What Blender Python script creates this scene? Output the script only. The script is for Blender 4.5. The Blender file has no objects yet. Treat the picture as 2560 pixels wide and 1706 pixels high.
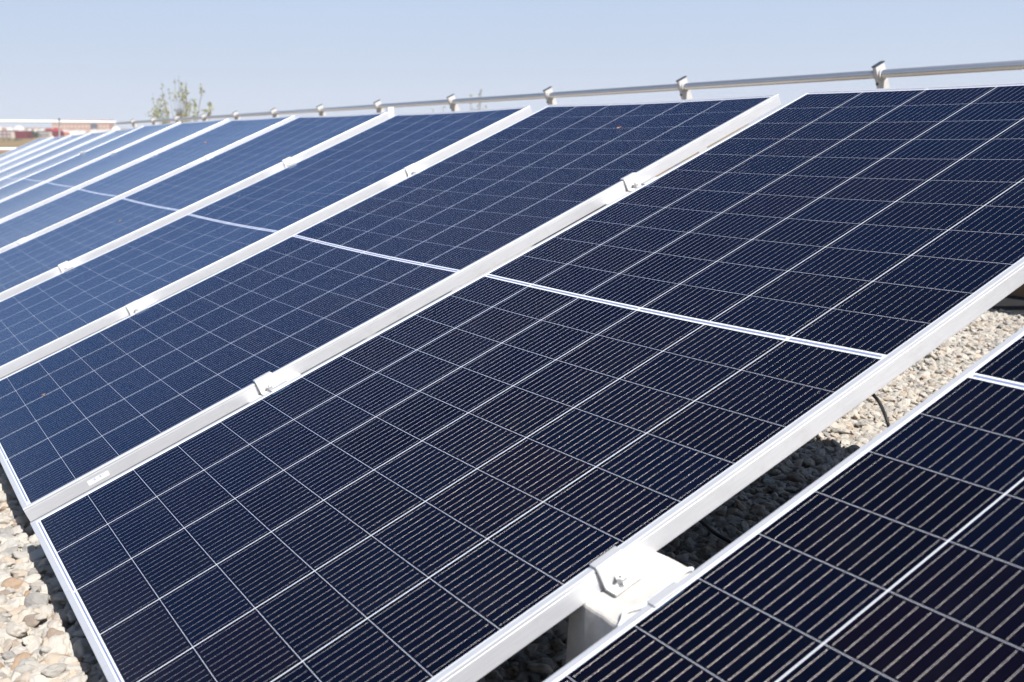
import bpy, bmesh, math, random
import numpy as np
from mathutils import Vector, Matrix, Euler

random.seed(7)
rng = np.random.default_rng(7)
sc = bpy.context.scene
col = sc.collection
R = math.radians
TILT = R(23.0)
H0 = 0.085                      # gravel level is z = 0; the lower panel edge hangs this high above it

# ------------------------------------------------------------------ camera
CAM = Vector((2.47519, -0.26598, 0.79317 + H0))
RIGHT = Vector((0.5058562, 0.8626104, -0.0035649))
DOWN = Vector((0.1502229, -0.0921624, -0.9843471))
FWD = Vector((-0.8494366, 0.4974026, -0.1762048))
cam_d = bpy.data.cameras.new('camera')
cam_d.sensor_width = 36.0
cam_d.lens = 2807.24 / 2560.0 * 36.0
cam_d.clip_start = 0.05
cam_d.clip_end = 12000.0
cam_d.dof.use_dof = True
cam_d.dof.focus_distance = 2.55
cam_d.dof.aperture_fstop = 6.3
cam_d.dof.aperture_blades = 7
cam = bpy.data.objects.new('camera', cam_d)
col.objects.link(cam)
cam.matrix_world = Matrix(((RIGHT.x, -DOWN.x, -FWD.x, CAM.x),
                           (RIGHT.y, -DOWN.y, -FWD.y, CAM.y),
                           (RIGHT.z, -DOWN.z, -FWD.z, CAM.z),
                           (0, 0, 0, 1)))
sc.camera = cam

# ------------------------------------------------------------------ sky and sun
SUN = Vector((0.80, 0.06, 1.0)).normalized()
SUN_EL = math.asin(SUN.z)
SUN_AZ = math.atan2(SUN.x, SUN.y)
w = bpy.data.worlds.new("World")
sc.world = w
w.use_nodes = True
wn = w.node_tree
sky = wn.nodes.new('ShaderNodeTexSky')
sky.sky_type = 'NISHITA'
sky.sun_disc = False
sky.sun_elevation = SUN_EL
sky.sun_rotation = SUN_AZ
sky.altitude = 50.0
sky.air_density = 0.65
sky.dust_density = 0.3
sky.ozone_density = 3.0
bg = wn.nodes['Background']
soft = wn.nodes.new('ShaderNodeGamma')          # pale summer haze: a flatter sky than the clear-air model
soft.inputs[1].default_value = 0.80
wn.links.new(sky.outputs[0], soft.inputs[0])
# band of pale summer haze low over the horizon
tcw = wn.nodes.new('ShaderNodeTexCoord'); spw = wn.nodes.new('ShaderNodeSeparateXYZ')
wn.links.new(tcw.outputs['Generated'], spw.inputs[0])
hz = wn.nodes.new('ShaderNodeValToRGB')
hz.color_ramp.elements[0].position = 0.0; hz.color_ramp.elements[0].color = (3.43, 3.68, 4.18, 1)
hz.color_ramp.elements[1].position = 0.16; hz.color_ramp.elements[1].color = (2.35, 3.09, 4.26, 1)
wn.links.new(spw.outputs[2], hz.inputs[0])
mr = wn.nodes.new('ShaderNodeMapRange'); mr.interpolation_type = 'SMOOTHSTEP'
mr.inputs[1].default_value = 0.10; mr.inputs[2].default_value = 0.34
wn.links.new(spw.outputs[2], mr.inputs[0])
mxw = wn.nodes.new('ShaderNodeMix'); mxw.data_type = 'RGBA'
wn.links.new(mr.outputs[0], mxw.inputs[0]); wn.links.new(hz.outputs[0], mxw.inputs[6]); wn.links.new(soft.outputs[0], mxw.inputs[7])
# barely visible unevenness of the haze
nzw = wn.nodes.new('ShaderNodeTexNoise'); nzw.inputs['Scale'].default_value = 2.2; nzw.inputs['Detail'].default_value = 4.0
mpw = wn.nodes.new('ShaderNodeMapping'); mpw.inputs['Scale'].default_value = (1, 1, 5)
wn.links.new(tcw.outputs['Generated'], mpw.inputs[0]); wn.links.new(mpw.outputs[0], nzw.inputs['Vector'])
mrn = wn.nodes.new('ShaderNodeMapRange'); mrn.inputs[1].default_value = 0.3; mrn.inputs[2].default_value = 0.7; mrn.inputs[3].default_value = 0.985; mrn.inputs[4].default_value = 1.015
wn.links.new(nzw.outputs[0], mrn.inputs[0])
vmw = wn.nodes.new('ShaderNodeVectorMath'); vmw.operation = 'SCALE'
wn.links.new(mxw.outputs[2], vmw.inputs[0]); wn.links.new(mrn.outputs[0], vmw.inputs['Scale'])
wn.links.new(vmw.outputs[0], bg.inputs[0])
bg.inputs[1].default_value = 0.115
sl = bpy.data.lights.new('sun', 'SUN')
sl.energy = 4.9
sl.angle = R(0.5)
sl.color = (1.0, 0.965, 0.92)
so = bpy.data.objects.new('sun', sl)
col.objects.link(so)
so.rotation_euler = SUN.to_track_quat('Z', 'Y').to_euler()
so.location = (20, 1, 15)

sc.view_settings.view_transform = 'Standard'
sc.view_settings.look = 'None'
sc.view_settings.exposure = 0.80
sc.view_settings.gamma = 1.0

# ------------------------------------------------------------------ helpers
def tag(o, label=None, cat=None, group=None, kind=None):
    if label: o['label'] = label
    if cat: o['category'] = cat
    if group: o['group'] = group
    if kind: o['kind'] = kind
    return o

def empty(name, loc=(0, 0, 0), rot=(0, 0, 0)):
    o = bpy.data.objects.new(name, None)
    o.empty_display_size = 0.1
    o.location = loc
    o.rotation_euler = rot
    col.objects.link(o)
    return o

def mesh_obj(name, verts, faces, mat, parent=None, smooth=False, uvs=None):
    me = bpy.data.meshes.new(name)
    me.from_pydata([tuple(v) for v in verts], [], faces)
    if uvs is not None:
        l = me.uv_layers.new(name='panel_uv')
        for i, lp in enumerate(me.loops):
            l.data[i].uv = uvs[lp.vertex_index]
    me.update()
    if smooth:
        for p in me.polygons: p.use_smooth = True
    o = bpy.data.objects.new(name, me)
    if mat: me.materials.append(mat)
    col.objects.link(o)
    if parent: o.parent = parent
    return o

def bm_obj(name, bm, mat, parent=None, smooth=False):
    bmesh.ops.recalc_face_normals(bm, faces=bm.faces)
    me = bpy.data.meshes.new(name)
    bm.to_mesh(me); bm.free()
    if smooth:
        for p in me.polygons: p.use_smooth = True
    o = bpy.data.objects.new(name, me)
    if mat: me.materials.append(mat)
    col.objects.link(o)
    if parent: o.parent = parent
    return o

def bm_box(bm, x0, x1, y0, y1, z0, z1):
    vs = [bm.verts.new((x, y, z)) for z in (z0, z1) for y in (y0, y1) for x in (x0, x1)]
    for f in ((0, 1, 3, 2), (4, 6, 7, 5), (0, 4, 5, 1), (2, 3, 7, 6), (0, 2, 6, 4), (1, 5, 7, 3)):
        bm.faces.new([vs[i] for i in f])
    return vs

def bm_prism(bm, pts, axis, a0, a1):
    """polygon pts (p,q) extruded along axis 'x' or 'y' from a0 to a1"""
    def mk(p, q, a):
        return (a, p, q) if axis == 'x' else (p, a, q)
    A = [bm.verts.new(mk(p, q, a0)) for p, q in pts]
    B = [bm.verts.new(mk(p, q, a1)) for p, q in pts]
    n = len(pts)
    bm.faces.new(A); bm.faces.new(B[::-1])
    for i in range(n):
        bm.faces.new((A[i], A[(i + 1) % n], B[(i + 1) % n], B[i]))

def bm_tube(bm, pts, r, n=12):
    pts = [Vector(p) for p in pts]
    rings = []
    up = Vector((0, 0, 1))
    for i, p in enumerate(pts):
        d = (pts[min(i + 1, len(pts) - 1)] - pts[max(i - 1, 0)]).normalized()
        a = d.cross(up)
        if a.length < 1e-3: a = d.cross(Vector((1, 0, 0)))
        a.normalize(); b = a.cross(d)
        rr = r[i] if isinstance(r, (list, tuple)) else r
        rings.append([bm.verts.new(p + a * rr * math.cos(2 * math.pi * k / n) + b * rr * math.sin(2 * math.pi * k / n)) for k in range(n)])
    for i in range(len(rings) - 1):
        for k in range(n):
            bm.faces.new((rings[i][k], rings[i][(k + 1) % n], rings[i + 1][(k + 1) % n], rings[i + 1][k]))
    bm.faces.new(rings[0][::-1]); bm.faces.new(rings[-1])

def bevel(o, wd, seg=2):
    m = o.modifiers.new('bevel', 'BEVEL'); m.width = wd; m.segments = seg; m.limit_method = 'ANGLE'; m.angle_limit = R(35)
    return o

# ------------------------------------------------------------------ node helpers
def new_mat(name):
    m = bpy.data.materials.new(name); m.use_nodes = True
    return m, m.node_tree, m.node_tree.nodes['Principled BSDF']

class NB:
    """tiny maths builder on a node tree"""
    def __init__(s, nt): s.nt = nt
    def m(s, op, a, b=None, c=None):
        n = s.nt.nodes.new('ShaderNodeMath'); n.operation = op
        for i, x in enumerate((a, b, c)):
            if x is None: continue
            if isinstance(x, (int, float)): n.inputs[i].default_value = x
            else: s.nt.links.new(x, n.inputs[i])
        return n.outputs[0]
    def mix(s, f, a, b):
        n = s.nt.nodes.new('ShaderNodeMix'); n.data_type = 'RGBA'
        for sock, x in ((n.inputs[0], f), (n.inputs[6], a), (n.inputs[7], b)):
            if isinstance(x, (int, float)): sock.default_value = x
            elif isinstance(x, tuple): sock.default_value = (*x, 1.0) if len(x) == 3 else x
            else: s.nt.links.new(x, sock)
        return n.outputs[2]
    def noise(s, scale, detail=3.0, rough=0.5, vec=None, out=0):
        n = s.nt.nodes.new('ShaderNodeTexNoise'); n.inputs['Scale'].default_value = scale
        n.inputs['Detail'].default_value = detail; n.inputs['Roughness'].default_value = rough
        if vec is not None: s.nt.links.new(vec, n.inputs['Vector'])
        return n.outputs[out]
    def obj(s):
        return s.nt.nodes.new('ShaderNodeTexCoord').outputs['Object']
    def ramp(s, f, stops):
        n = s.nt.nodes.new('ShaderNodeValToRGB')
        e = n.color_ramp.elements
        while len(e) < len(stops): e.new(0.5)
        for el, (p, c) in zip(e, stops): el.position = p; el.color = (*c, 1.0)
        s.nt.links.new(f, n.inputs[0])
        return n.outputs[0]
    def bump(s, h, strength, dist, bsdf):
        n = s.nt.nodes.new('ShaderNodeBump'); n.inputs['Strength'].default_value = strength; n.inputs['Distance'].default_value = dist
        s.nt.links.new(h, n.inputs['Height']); s.nt.links.new(n.outputs[0], bsdf.inputs['Normal'])

def simple(name, colr, rough=0.5, metal=0.0, var=0.0, scale=20.0, bump=0.0, spec=0.5):
    m, nt, b = new_mat(name)
    b.inputs['Roughness'].default_value = rough
    b.inputs['Metallic'].default_value = metal
    b.inputs['Specular IOR Level'].default_value = spec
    q = NB(nt)
    f = q.noise(scale, 5.0, 0.6, q.obj())
    lo = tuple(c * (1 - var) for c in colr); hi = tuple(min(1, c * (1 + var)) for c in colr)
    nt.links.new(q.ramp(f, [(0.3, lo), (0.7, hi)]), b.inputs['Base Color'])
    if bump: q.bump(f, 1.0, bump, b)
    return m

# ------------------------------------------------------------------ solar module geometry
W, L, TH = 1.303, 2.384, 0.035
U0 = 0.01525
def sag(u, v):
    s = math.sin(math.pi * min(max(v / L, 0), 1)); t = math.sin(math.pi * min(max(u / W, 0), 1))
    return -(0.001 * s * t + 0.0060 * s + 0.0050 * t)

def mat_laminate():
    m, nt, b = new_mat('solar cells under glass')
    q = NB(nt); M = q.m
    uv = nt.nodes.new('ShaderNodeUVMap'); uv.uv_map = 'panel_uv'
    sep = nt.nodes.new('ShaderNodeSeparateXYZ'); nt.links.new(uv.outputs[0], sep.inputs[0])
    u, v = sep.outputs[0], sep.outputs[1]
    u1 = M('SUBTRACT', u, U0)
    v1 = M('SUBTRACT', M('SUBTRACT', v, 0.020), M('MULTIPLY', M('GREATER_THAN', v, 1.192), 1.179))
    ku = M('FLOOR', M('DIVIDE', u1, 0.2125)); fu = M('SUBTRACT', u1, M('MULTIPLY', ku, 0.2125))
    kv = M('FLOOR', M('DIVIDE', v1, 0.106)); fv = M('SUBTRACT', v1, M('MULTIPLY', kv, 0.106))
    def rng_(x, a, c): return M('MULTIPLY', M('GREATER_THAN', x, a), M('LESS_THAN', x, c))
    cell = M('MULTIPLY', M('MULTIPLY', M('LESS_THAN', fu, 0.2100), rng_(u1, 0.0, 1.2725)),
             M('MULTIPLY', M('LESS_THAN', fv, 0.1052), rng_(v1, 0.0, 1.165)))
    # round wires, twelve per cell
    db = M('MULTIPLY', M('ABSOLUTE', M('SUBTRACT', M('FRACT', M('DIVIDE', fu, 0.0175)), 0.5)), 0.0175)
    inwire = rng_(fv, 0.0030, 0.1020)
    wire = M('MULTIPLY', M('MULTIPLY', M('LESS_THAN', db, 0.00029), inwire), cell)
    kp = M('FLOOR', M('DIVIDE', fv, 0.01165)); fp = M('SUBTRACT', M('DIVIDE', fv, 0.01165), kp)
    dp = M('MULTIPLY', M('ABSOLUTE', M('SUBTRACT', fp, 0.5)), 0.01165)
    pad = M('MULTIPLY', M('MULTIPLY', M('LESS_THAN', dp, 0.0006), M('LESS_THAN', db, 0.00038)), M('MULTIPLY', inwire, cell))
    # glint colour of each pad
    kb = M('FLOOR', M('DIVIDE', u1, 0.0175))
    cv = nt.nodes.new('ShaderNodeCombineXYZ')
    nt.links.new(kb, cv.inputs[0]); nt.links.new(M('ADD', M('MULTIPLY', kv, 17.0), kp), cv.inputs[1])
    oi = nt.nodes.new('ShaderNodeObjectInfo'); nt.links.new(M('MULTIPLY', oi.outputs['Random'], 97.0), cv.inputs[2])
    wp = nt.nodes.new('ShaderNodeTexWhiteNoise'); wp.noise_dimensions = '3D'; nt.links.new(cv.outputs[0], wp.inputs[0])
    padcol = q.ramp(wp.outputs[0], [(0.0, (.40, .43, .50)), (0.55, (.55, .56, .58)), (0.80, (.75, .70, .66)), (0.90, (.80, .52, .36)), (0.96, (.55, .70, .62)), (1.0, (.85, .84, .80))])
    # cell tone
    cc = nt.nodes.new('ShaderNodeCombineXYZ')
    nt.links.new(M('ADD', ku, 0.0), cc.inputs[0]); nt.links.new(M('ADD', kv, M('MULTIPLY', M('GREATER_THAN', v, 1.192), 30.0)), cc.inputs[1])
    nt.links.new(M('MULTIPLY', oi.outputs['Random'], 41.0), cc.inputs[2])
    wc = nt.nodes.new('ShaderNodeTexWhiteNoise'); wc.noise_dimensions = '3D'; nt.links.new(cc.outputs[0], wc.inputs[0])
    cellcol = q.ramp(wc.outputs[0], [(0.0, (.0013, .0014, .0040)), (0.5, (.0012, .0021, .0072)), (0.8, (.0015, .0016, .0050)), (1.0, (.0027, .0018, .0046))])
    # haze of dust on the glass plus a few specks
    dn = q.noise(2.2, 4.0, 0.6, uv.outputs[0])
    dn2 = q.noise(180.0, 2.0, 0.5, uv.outputs[0])
    mps = nt.nodes.new('ShaderNodeMapping'); mps.inputs['Scale'].default_value = (30, 1.6, 1); nt.links.new(uv.outputs[0], mps.inputs[0])
    stk = q.noise(1.0, 4.0, 0.6, mps.outputs[0])
    edge = M('POWER', M('MAXIMUM', M('SUBTRACT', 1.0, M('DIVIDE', v, 0.16)), 0.0), 2.0)
    blot = M('MULTIPLY', M('MAXIMUM', M('SUBTRACT', q.noise(7.0, 5.0, 0.65, uv.outputs[0]), 0.52), 0.0), 0.016)
    dust = M('ADD', M('MULTIPLY', M('MULTIPLY', dn, dn2), 0.0015), M('ADD', blot, M('ADD', M('MULTIPLY', M('MULTIPLY', edge, stk), 0.030), M('MULTIPLY', M('MAXIMUM', M('SUBTRACT', stk, 0.55), 0.0), 0.016))))
    vo = nt.nodes.new('ShaderNodeTexVoronoi'); vo.inputs['Scale'].default_value = 26.0; nt.links.new(uv.outputs[0], vo.inputs['Vector'])
    sepv = nt.nodes.new('ShaderNodeSeparateColor'); nt.links.new(vo.outputs['Color'], sepv.inputs[0])
    speck = M('MULTIPLY', M('LESS_THAN', vo.outputs['Distance'], M('MULTIPLY', sepv.outputs[1], 0.026)), M('GREATER_THAN', sepv.outputs[0], 0.80))
    c = q.mix(wire, cellcol, (.15, .148, .155))
    c = q.mix(M('MULTIPLY', pad, .8), c, padcol)
    # white back sheet in the gaps and ribbons at the middle and both ends
    sheet = (.66, .67, .69)
    g = M('ADD', u1, 0.00125)
    def dist_odd(off):
        t = M('DIVIDE', M('SUBTRACT', g, off), 0.425)
        return M('MULTIPLY', M('ABSOLUTE', M('SUBTRACT', t, M('ROUND', t))), 0.425)
    brk1 = M('GREATER_THAN', dist_odd(0.2125), 0.004)
    brk0 = M('GREATER_THAN', dist_odd(0.425), 0.004)
    inr = rng_(u1, 0.004, 1.268)
    rib = M('MULTIPLY', M('MULTIPLY', M('LESS_THAN', M('ABSOLUTE', M('SUBTRACT', v, 1.192)), 0.0030), brk1), inr)
    ve = M('MINIMUM', v, M('SUBTRACT', L, v))
    rib2 = M('MULTIPLY', M('MULTIPLY', rng_(ve, 0.0138, 0.0168), brk0), inr)
    s2 = q.mix(M('MAXIMUM', rib, rib2), sheet, (.17, .20, .32))
    # recess shade of the narrow gaps painted into the sheet colour, deepest between rows
    inside = M('MULTIPLY', rng_(u1, 0.0, 1.2725), rng_(v1, 0.0, 1.165))
    rowgap = M('MULTIPLY', inside, M('GREATER_THAN', fv, 0.1051))
    s2 = q.mix(inside, s2, (.58, .59, .62))
    s2 = q.mix(M('MULTIPLY', rowgap, M('LESS_THAN', fu, 0.2100)), s2, (.46, .47, .51))
    c = q.mix(cell, s2, c)
    c = q.mix(dust, c, (.55, .52, .48))
    c = q.mix(M('MULTIPLY', speck, 0.35), c, (.45, .42, .38))
    nt.links.new(c, b.inputs['Base Color'])
    b.inputs['Roughness'].default_value = 0.9
    b.inputs['Specular IOR Level'].default_value = 0.0
    # the wires are round: their normals sweep across the width, so they catch the sun in a band
    tg = nt.nodes.new('ShaderNodeTangent'); tg.direction_type = 'UV_MAP'; tg.uv_map = 'panel_uv'
    ge = nt.nodes.new('ShaderNodeNewGeometry')
    sx = M('DIVIDE', M('MULTIPLY', M('SUBTRACT', M('FRACT', M('DIVIDE', fu, 0.0175)), 0.5), 0.0175), 0.00034)
    sx = M('MINIMUM', M('MAXIMUM', sx, -0.95), 0.95)
    cx = M('SQRT', M('SUBTRACT', 1.0, M('MULTIPLY', sx, sx)))
    va = nt.nodes.new('ShaderNodeVectorMath'); va.operation = 'SCALE'; nt.links.new(tg.outputs[0], va.inputs[0]); nt.links.new(sx, va.inputs['Scale'])
    vb = nt.nodes.new('ShaderNodeVectorMath'); vb.operation = 'SCALE'; nt.links.new(ge.outputs['Normal'], vb.inputs[0]); nt.links.new(cx, vb.inputs['Scale'])
    vs_ = nt.nodes.new('ShaderNodeVectorMath'); vs_.operation = 'ADD'; nt.links.new(va.outputs[0], vs_.inputs[0]); nt.links.new(vb.outputs[0], vs_.inputs[1])
    an = nt.nodes.new('ShaderNodeBsdfAnisotropic'); an.distribution = 'GGX'
    an.inputs['Color'].default_value = (.88, .79, .72, 1); an.inputs['Roughness'].default_value = 0.37
    nt.links.new(vs_.outputs[0], an.inputs['Normal'])
    mw = nt.nodes.new('ShaderNodeMixShader')
    nt.links.new(M('MULTIPLY', wire, 0.50), mw.inputs[0]); nt.links.new(b.outputs[0], mw.inputs[1]); nt.links.new(an.outputs[0], mw.inputs[2])
    # anti-reflection glass: weak bluish reflection head-on, clear mirror at grazing angles
    fr = nt.nodes.new('ShaderNodeFresnel'); fr.inputs['IOR'].default_value = 1.28
    gl = nt.nodes.new('ShaderNodeBsdfGlossy'); gl.inputs['Roughness'].default_value = 0.10
    nt.links.new(q.mix(M('POWER', fr.outputs[0], 1.1), (.27, .52, 1.0), (1.0, 1.0, 1.0)), gl.inputs['Color'])
    mx = nt.nodes.new('ShaderNodeMixShader')
    nt.links.new(fr.outputs[0], mx.inputs[0]); nt.links.new(mw.outputs[0], mx.inputs[1]); nt.links.new(gl.outputs[0], mx.inputs[2])
    nt.links.new(mx.outputs[0], nt.nodes['Material Output'].inputs['Surface'])
    return m

def mat_alu(name, base, metal, rough):
    m, nt, b = new_mat(name)
    q = NB(nt)
    ob = q.obj()
    mp = nt.nodes.new('ShaderNodeMapping'); mp.inputs['Scale'].default_value = (60, 3, 60)
    nt.links.new(ob, mp.inputs[0])
    f = q.noise(6.0, 5.0, 0.65, mp.outputs[0])
    c = q.ramp(f, [(0.3, tuple(c * .88 for c in base)), (0.7, base)])
    g = q.noise(14.0, 6.0, 0.7, ob)
    c = q.mix(q.ramp(g, [(0.56, (0, 0, 0)), (0.78, (.30, .30, .30))]), c, (.40, .37, .33))
    vo = nt.nodes.new('ShaderNodeTexVoronoi'); vo.inputs['Scale'].default_value = 30.0; nt.links.new(ob, vo.inputs['Vector'])
    sp = nt.nodes.new('ShaderNodeSeparateColor'); nt.links.new(vo.outputs['Color'], sp.inputs[0])
    spot = q.m('MULTIPLY', q.m('LESS_THAN', vo.outputs['Distance'], q.m('MULTIPLY', sp.outputs[1], 0.045)), q.m('GREATER_THAN', sp.outputs[0], 0.86))
    c = q.mix(q.m('MULTIPLY', spot, .5), c, (.22, .17, .12))
    nt.links.new(c, b.inputs['Base Color'])
    b.inputs['Metallic'].default_value = metal
    nt.links.new(q.m('ADD', q.m('MULTIPLY', f, 0.16), rough - .02), b.inputs['Roughness'])
    return m

M_LAM = mat_laminate()
M_ALU = mat_alu('anodised aluminium', (.67, .675, .695), 0.50, 0.36)
M_GALV = mat_alu('pale sheet metal', (.66, .655, .65), 0.45, 0.36)
M_BOLT = mat_alu('steel bolt', (.58, .57, .56), 0.8, 0.32)
M_PIPE = mat_alu('galvanised pipe', (.66, .66, .67), 0.92, 0.27)
M_CONC = simple('cast concrete', (.50, .475, .44), 0.85, 0, .16, 26, 0.0016)
M_BLACK = simple('black plastic', (.010, .010, .011), 0.5, 0, .1, 20, 0, .3)
M_WHITE = simple('white paint', (.80, .80, .79), 0.45, 0, .04)
M_POST = simple('post paint', (.46, .445, .43), 0.5, 0, .08, 30)
M_DARKCAP = simple('dark end cap', (.03, .045, .06), 0.4, 0, .1)

def frame_mesh():
    prof = [(.011, 0), (.0014, 0), (.0004, -.0004), (0, -.0014), (0, -.0046), (.0009, -.0052), (.0009, -.0062), (0, -.0068),
            (0, -.0343), (.0006, -.035), (.030, -.035), (.030, -.0334), (.002, -.0334), (.002, -.0075), (.011, -.0075)]
    NU, NV = 12, 26
    verts, faces = [], []
    per = 2 * (NU + NV)
    for d, z in prof:
        u0, u1, v0, v1 = d, W - d, d, L - d
        ring = [(u0 + (u1 - u0) * i / NU, v0) for i in range(NU)] + [(u1, v0 + (v1 - v0) * i / NV) for i in range(NV)] + \
               [(u1 - (u1 - u0) * i / NU, v1) for i in range(NU)] + [(u0, v1 - (v1 - v0) * i / NV) for i in range(NV)]
        for (uu, vv) in ring: verts.append((uu, vv, z + sag(uu, vv)))
    n = len(prof)
    for i in range(n):
        j = (i + 1) % n
        for k in range(per):
            k2 = (k + 1) % per
            faces.append((i * per + k, j * per + k, j * per + k2, i * per + k2)[::-1])
    return verts, faces

def laminate_mesh():
    NU, NV = 28, 48
    m = .005
    verts, uvs, faces = [], [], []
    us = [m + (W - 2 * m) * i / NU for i in range(NU + 1)]
    vs = [m + (L - 2 * m) * i / NV for i in range(NV + 1)]
    for vv in vs:
        for uu in us:
            verts.append((uu, vv, -.0016 + sag(uu, vv))); uvs.append((uu, vv))
    nb = len(verts)
    for vv in vs:
        for uu in us:
            verts.append((uu, vv, -.0066 + sag(uu, vv))); uvs.append((.0322, .0500))  # unseen underside takes the dark cell colour, to deepen the shade below
    k = NU + 1
    for j in range(NV):
        for i in range(NU):
            a = j * k + i
            faces.append((a, a + 1, a + k + 1, a + k))
            faces.append((nb + a, nb + a + k, nb + a + k + 1, nb + a + 1))
    return verts, uvs, faces

def rodrigues(r):
    r = Vector(r)
    if r.length < 1e-9: return Matrix.Identity(4)
    return Matrix.Rotation(r.length, 4, r.normalized())

BASE = Matrix.Translation((0, 0, H0)) @ Matrix.Rotation(TILT, 4, 'X')     # plane of the nearest full module
def panel_matrix(q, r):
    c = Vector((W / 2, L / 2, 0))
    return BASE @ Matrix.Translation(Vector(q) + c) @ rodrigues(r) @ Matrix.Translation(-c)

panel_pose = [((1.4284, .0009, -.0001), (-.0044, -.0027, -.0025)), ((0, 0, 0), (0, 0, 0)),
              ((-1.4275, .0003, -.0036), (.0019, .0028, -.0024))]
# (u of the left edge, height of the top left corner, rise of the right edge) measured along the row
for u_, z_, rise in [(-2.875, -.004, .0055), (-4.301, .012, -.004), (-5.706, .016, .004), (-7.110, .019, .009), (-8.489, .011, .016), (-9.912, -.025, .030),
                     (-11.270, -.044, .026), (-12.687, -.065, .028), (-14.055, -.082, .026), (-15.495, -.092, .024)]:
    panel_pose.append(((u_, 0, z_ + rise / 2), (random.uniform(-.0010, .0010), -rise / W, random.uniform(-.0008, .0008))))
panel_label = [
    'darkest solar panel, nearest the camera, cut off at the lower right corner of the photo',
    'largest solar panel, filling the middle of the photo beside the white concrete block',
    'dark blue solar panel with a white barcode sticker on its frame side',
    'blue solar panel directly behind the panel with the barcode sticker',
    'blue solar panel, second behind the panel with the barcode sticker',
    'mid blue solar panel, third behind the panel with the barcode sticker',
    'paler blue solar panel, fourth behind the panel with the barcode sticker',
    'pale blue solar panel, sixth from the far end of the row',
    'pale blue solar panel, fifth from the far end of the row',
    'pale sky-reflecting solar panel, fourth from the far end of the row',
    'whitish sky-reflecting solar panel, third from the far end of the row',
    'whitish sky-reflecting solar panel, last but one at the far end of the row',
    'farthest solar panel, a thin pale sliver at the far end of the row',
]
fv_, ff_ = frame_mesh()
lv_, luv_, lf_ = laminate_mesh()
GP = 'solar panels in the tilted row'
panels = []
root0 = empty('solar_panel'); root0.matrix_world = panel_matrix(*panel_pose[0])
f0 = mesh_obj('frame', fv_, ff_, M_ALU, root0)
l0 = mesh_obj('glass_sheet', lv_, lf_, M_LAM, root0, smooth=True, uvs=luv_)
tag(root0, panel_label[0], 'solar panel', GP); panels.append(root0)
for i in range(1, len(panel_pose)):
    r_ = root0.copy(); col.objects.link(r_); r_.matrix_world = panel_matrix(*panel_pose[i])
    r_['label'] = panel_label[i]
    for ch in (f0, l0):
        c_ = ch.copy(); col.objects.link(c_); c_.parent = r_
    panels.append(r_)

# barcode sticker on the side of the frame (a part of that panel)
def mat_sticker():
    m, nt, b = new_mat('barcode sticker'); q = NB(nt); M = q.m
    sp = nt.nodes.new('ShaderNodeSeparateXYZ'); nt.links.new(q.obj(), sp.inputs[0])
    y, z = sp.outputs[1], sp.outputs[2]
    k = M('FLOOR', M('DIVIDE', y, 0.00062))
    wn_ = nt.nodes.new('ShaderNodeTexWhiteNoise'); wn_.noise_dimensions = '1D'; nt.links.new(k, wn_.inputs['W'])
    bar = M('LESS_THAN', wn_.outputs[0], 0.42)
    inb = M('MULTIPLY', M('MULTIPLY', M('GREATER_THAN', y, 0.1500), M('LESS_THAN', y, 0.1865)), M('MULTIPLY', M('GREATER_THAN', z, -0.0225), M('LESS_THAN', z, -0.0165)))
    gap_ = M('MULTIPLY', M('GREATER_THAN', y, 0.1650), M('LESS_THAN', y, 0.1682))
    ink = M('MULTIPLY', M('MULTIPLY', bar, inb), M('SUBTRACT', 1.0, gap_))
    nt.links.new(q.mix(ink, (.70, .70, .71), (.26, .30, .46)), b.inputs['Base Color'])
    b.inputs['Roughness'].default_value = 0.4
    return m
bm = bmesh.new()
bm_box(bm, W, W + .0004, .143, .193, -.0262 + sag(W, .17) * 1.0, -.0150 + sag(W, .17))
st = bm_obj('barcode_sticker', bm, mat_sticker(), panels[2])
st['label'] = 'white sticker with a blue barcode'
# small printed serial strip under the glass at the lower right corner of the same panel
bm = bmesh.new()
zz = -.00145 + sag(1.275, .014)
bm_box(bm, 1.262, 1.2885, .0118, .0165, zz - .0002, zz)
sr = bm_obj('serial_strip', bm, simple('serial print', (.50, .53, .62), .4, 0, .45, 500), panels[2])

# ------------------------------------------------------------------ supports: concrete blocks, clamps
gaps = []            # (u of the frame edge on the left panel, u of the frame edge on the right panel)
for i in range(len(panel_pose) - 1):
    ur = panel_pose[i][0][0]; ul = panel_pose[i + 1][0][0] + W
    zo = (panel_pose[i][0][2] + panel_pose[i + 1][0][2]) / 2
    gaps.append((ul, ur, zo, (panel_pose[i][0][1] + panel_pose[i + 1][0][1]) / 2))

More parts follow.
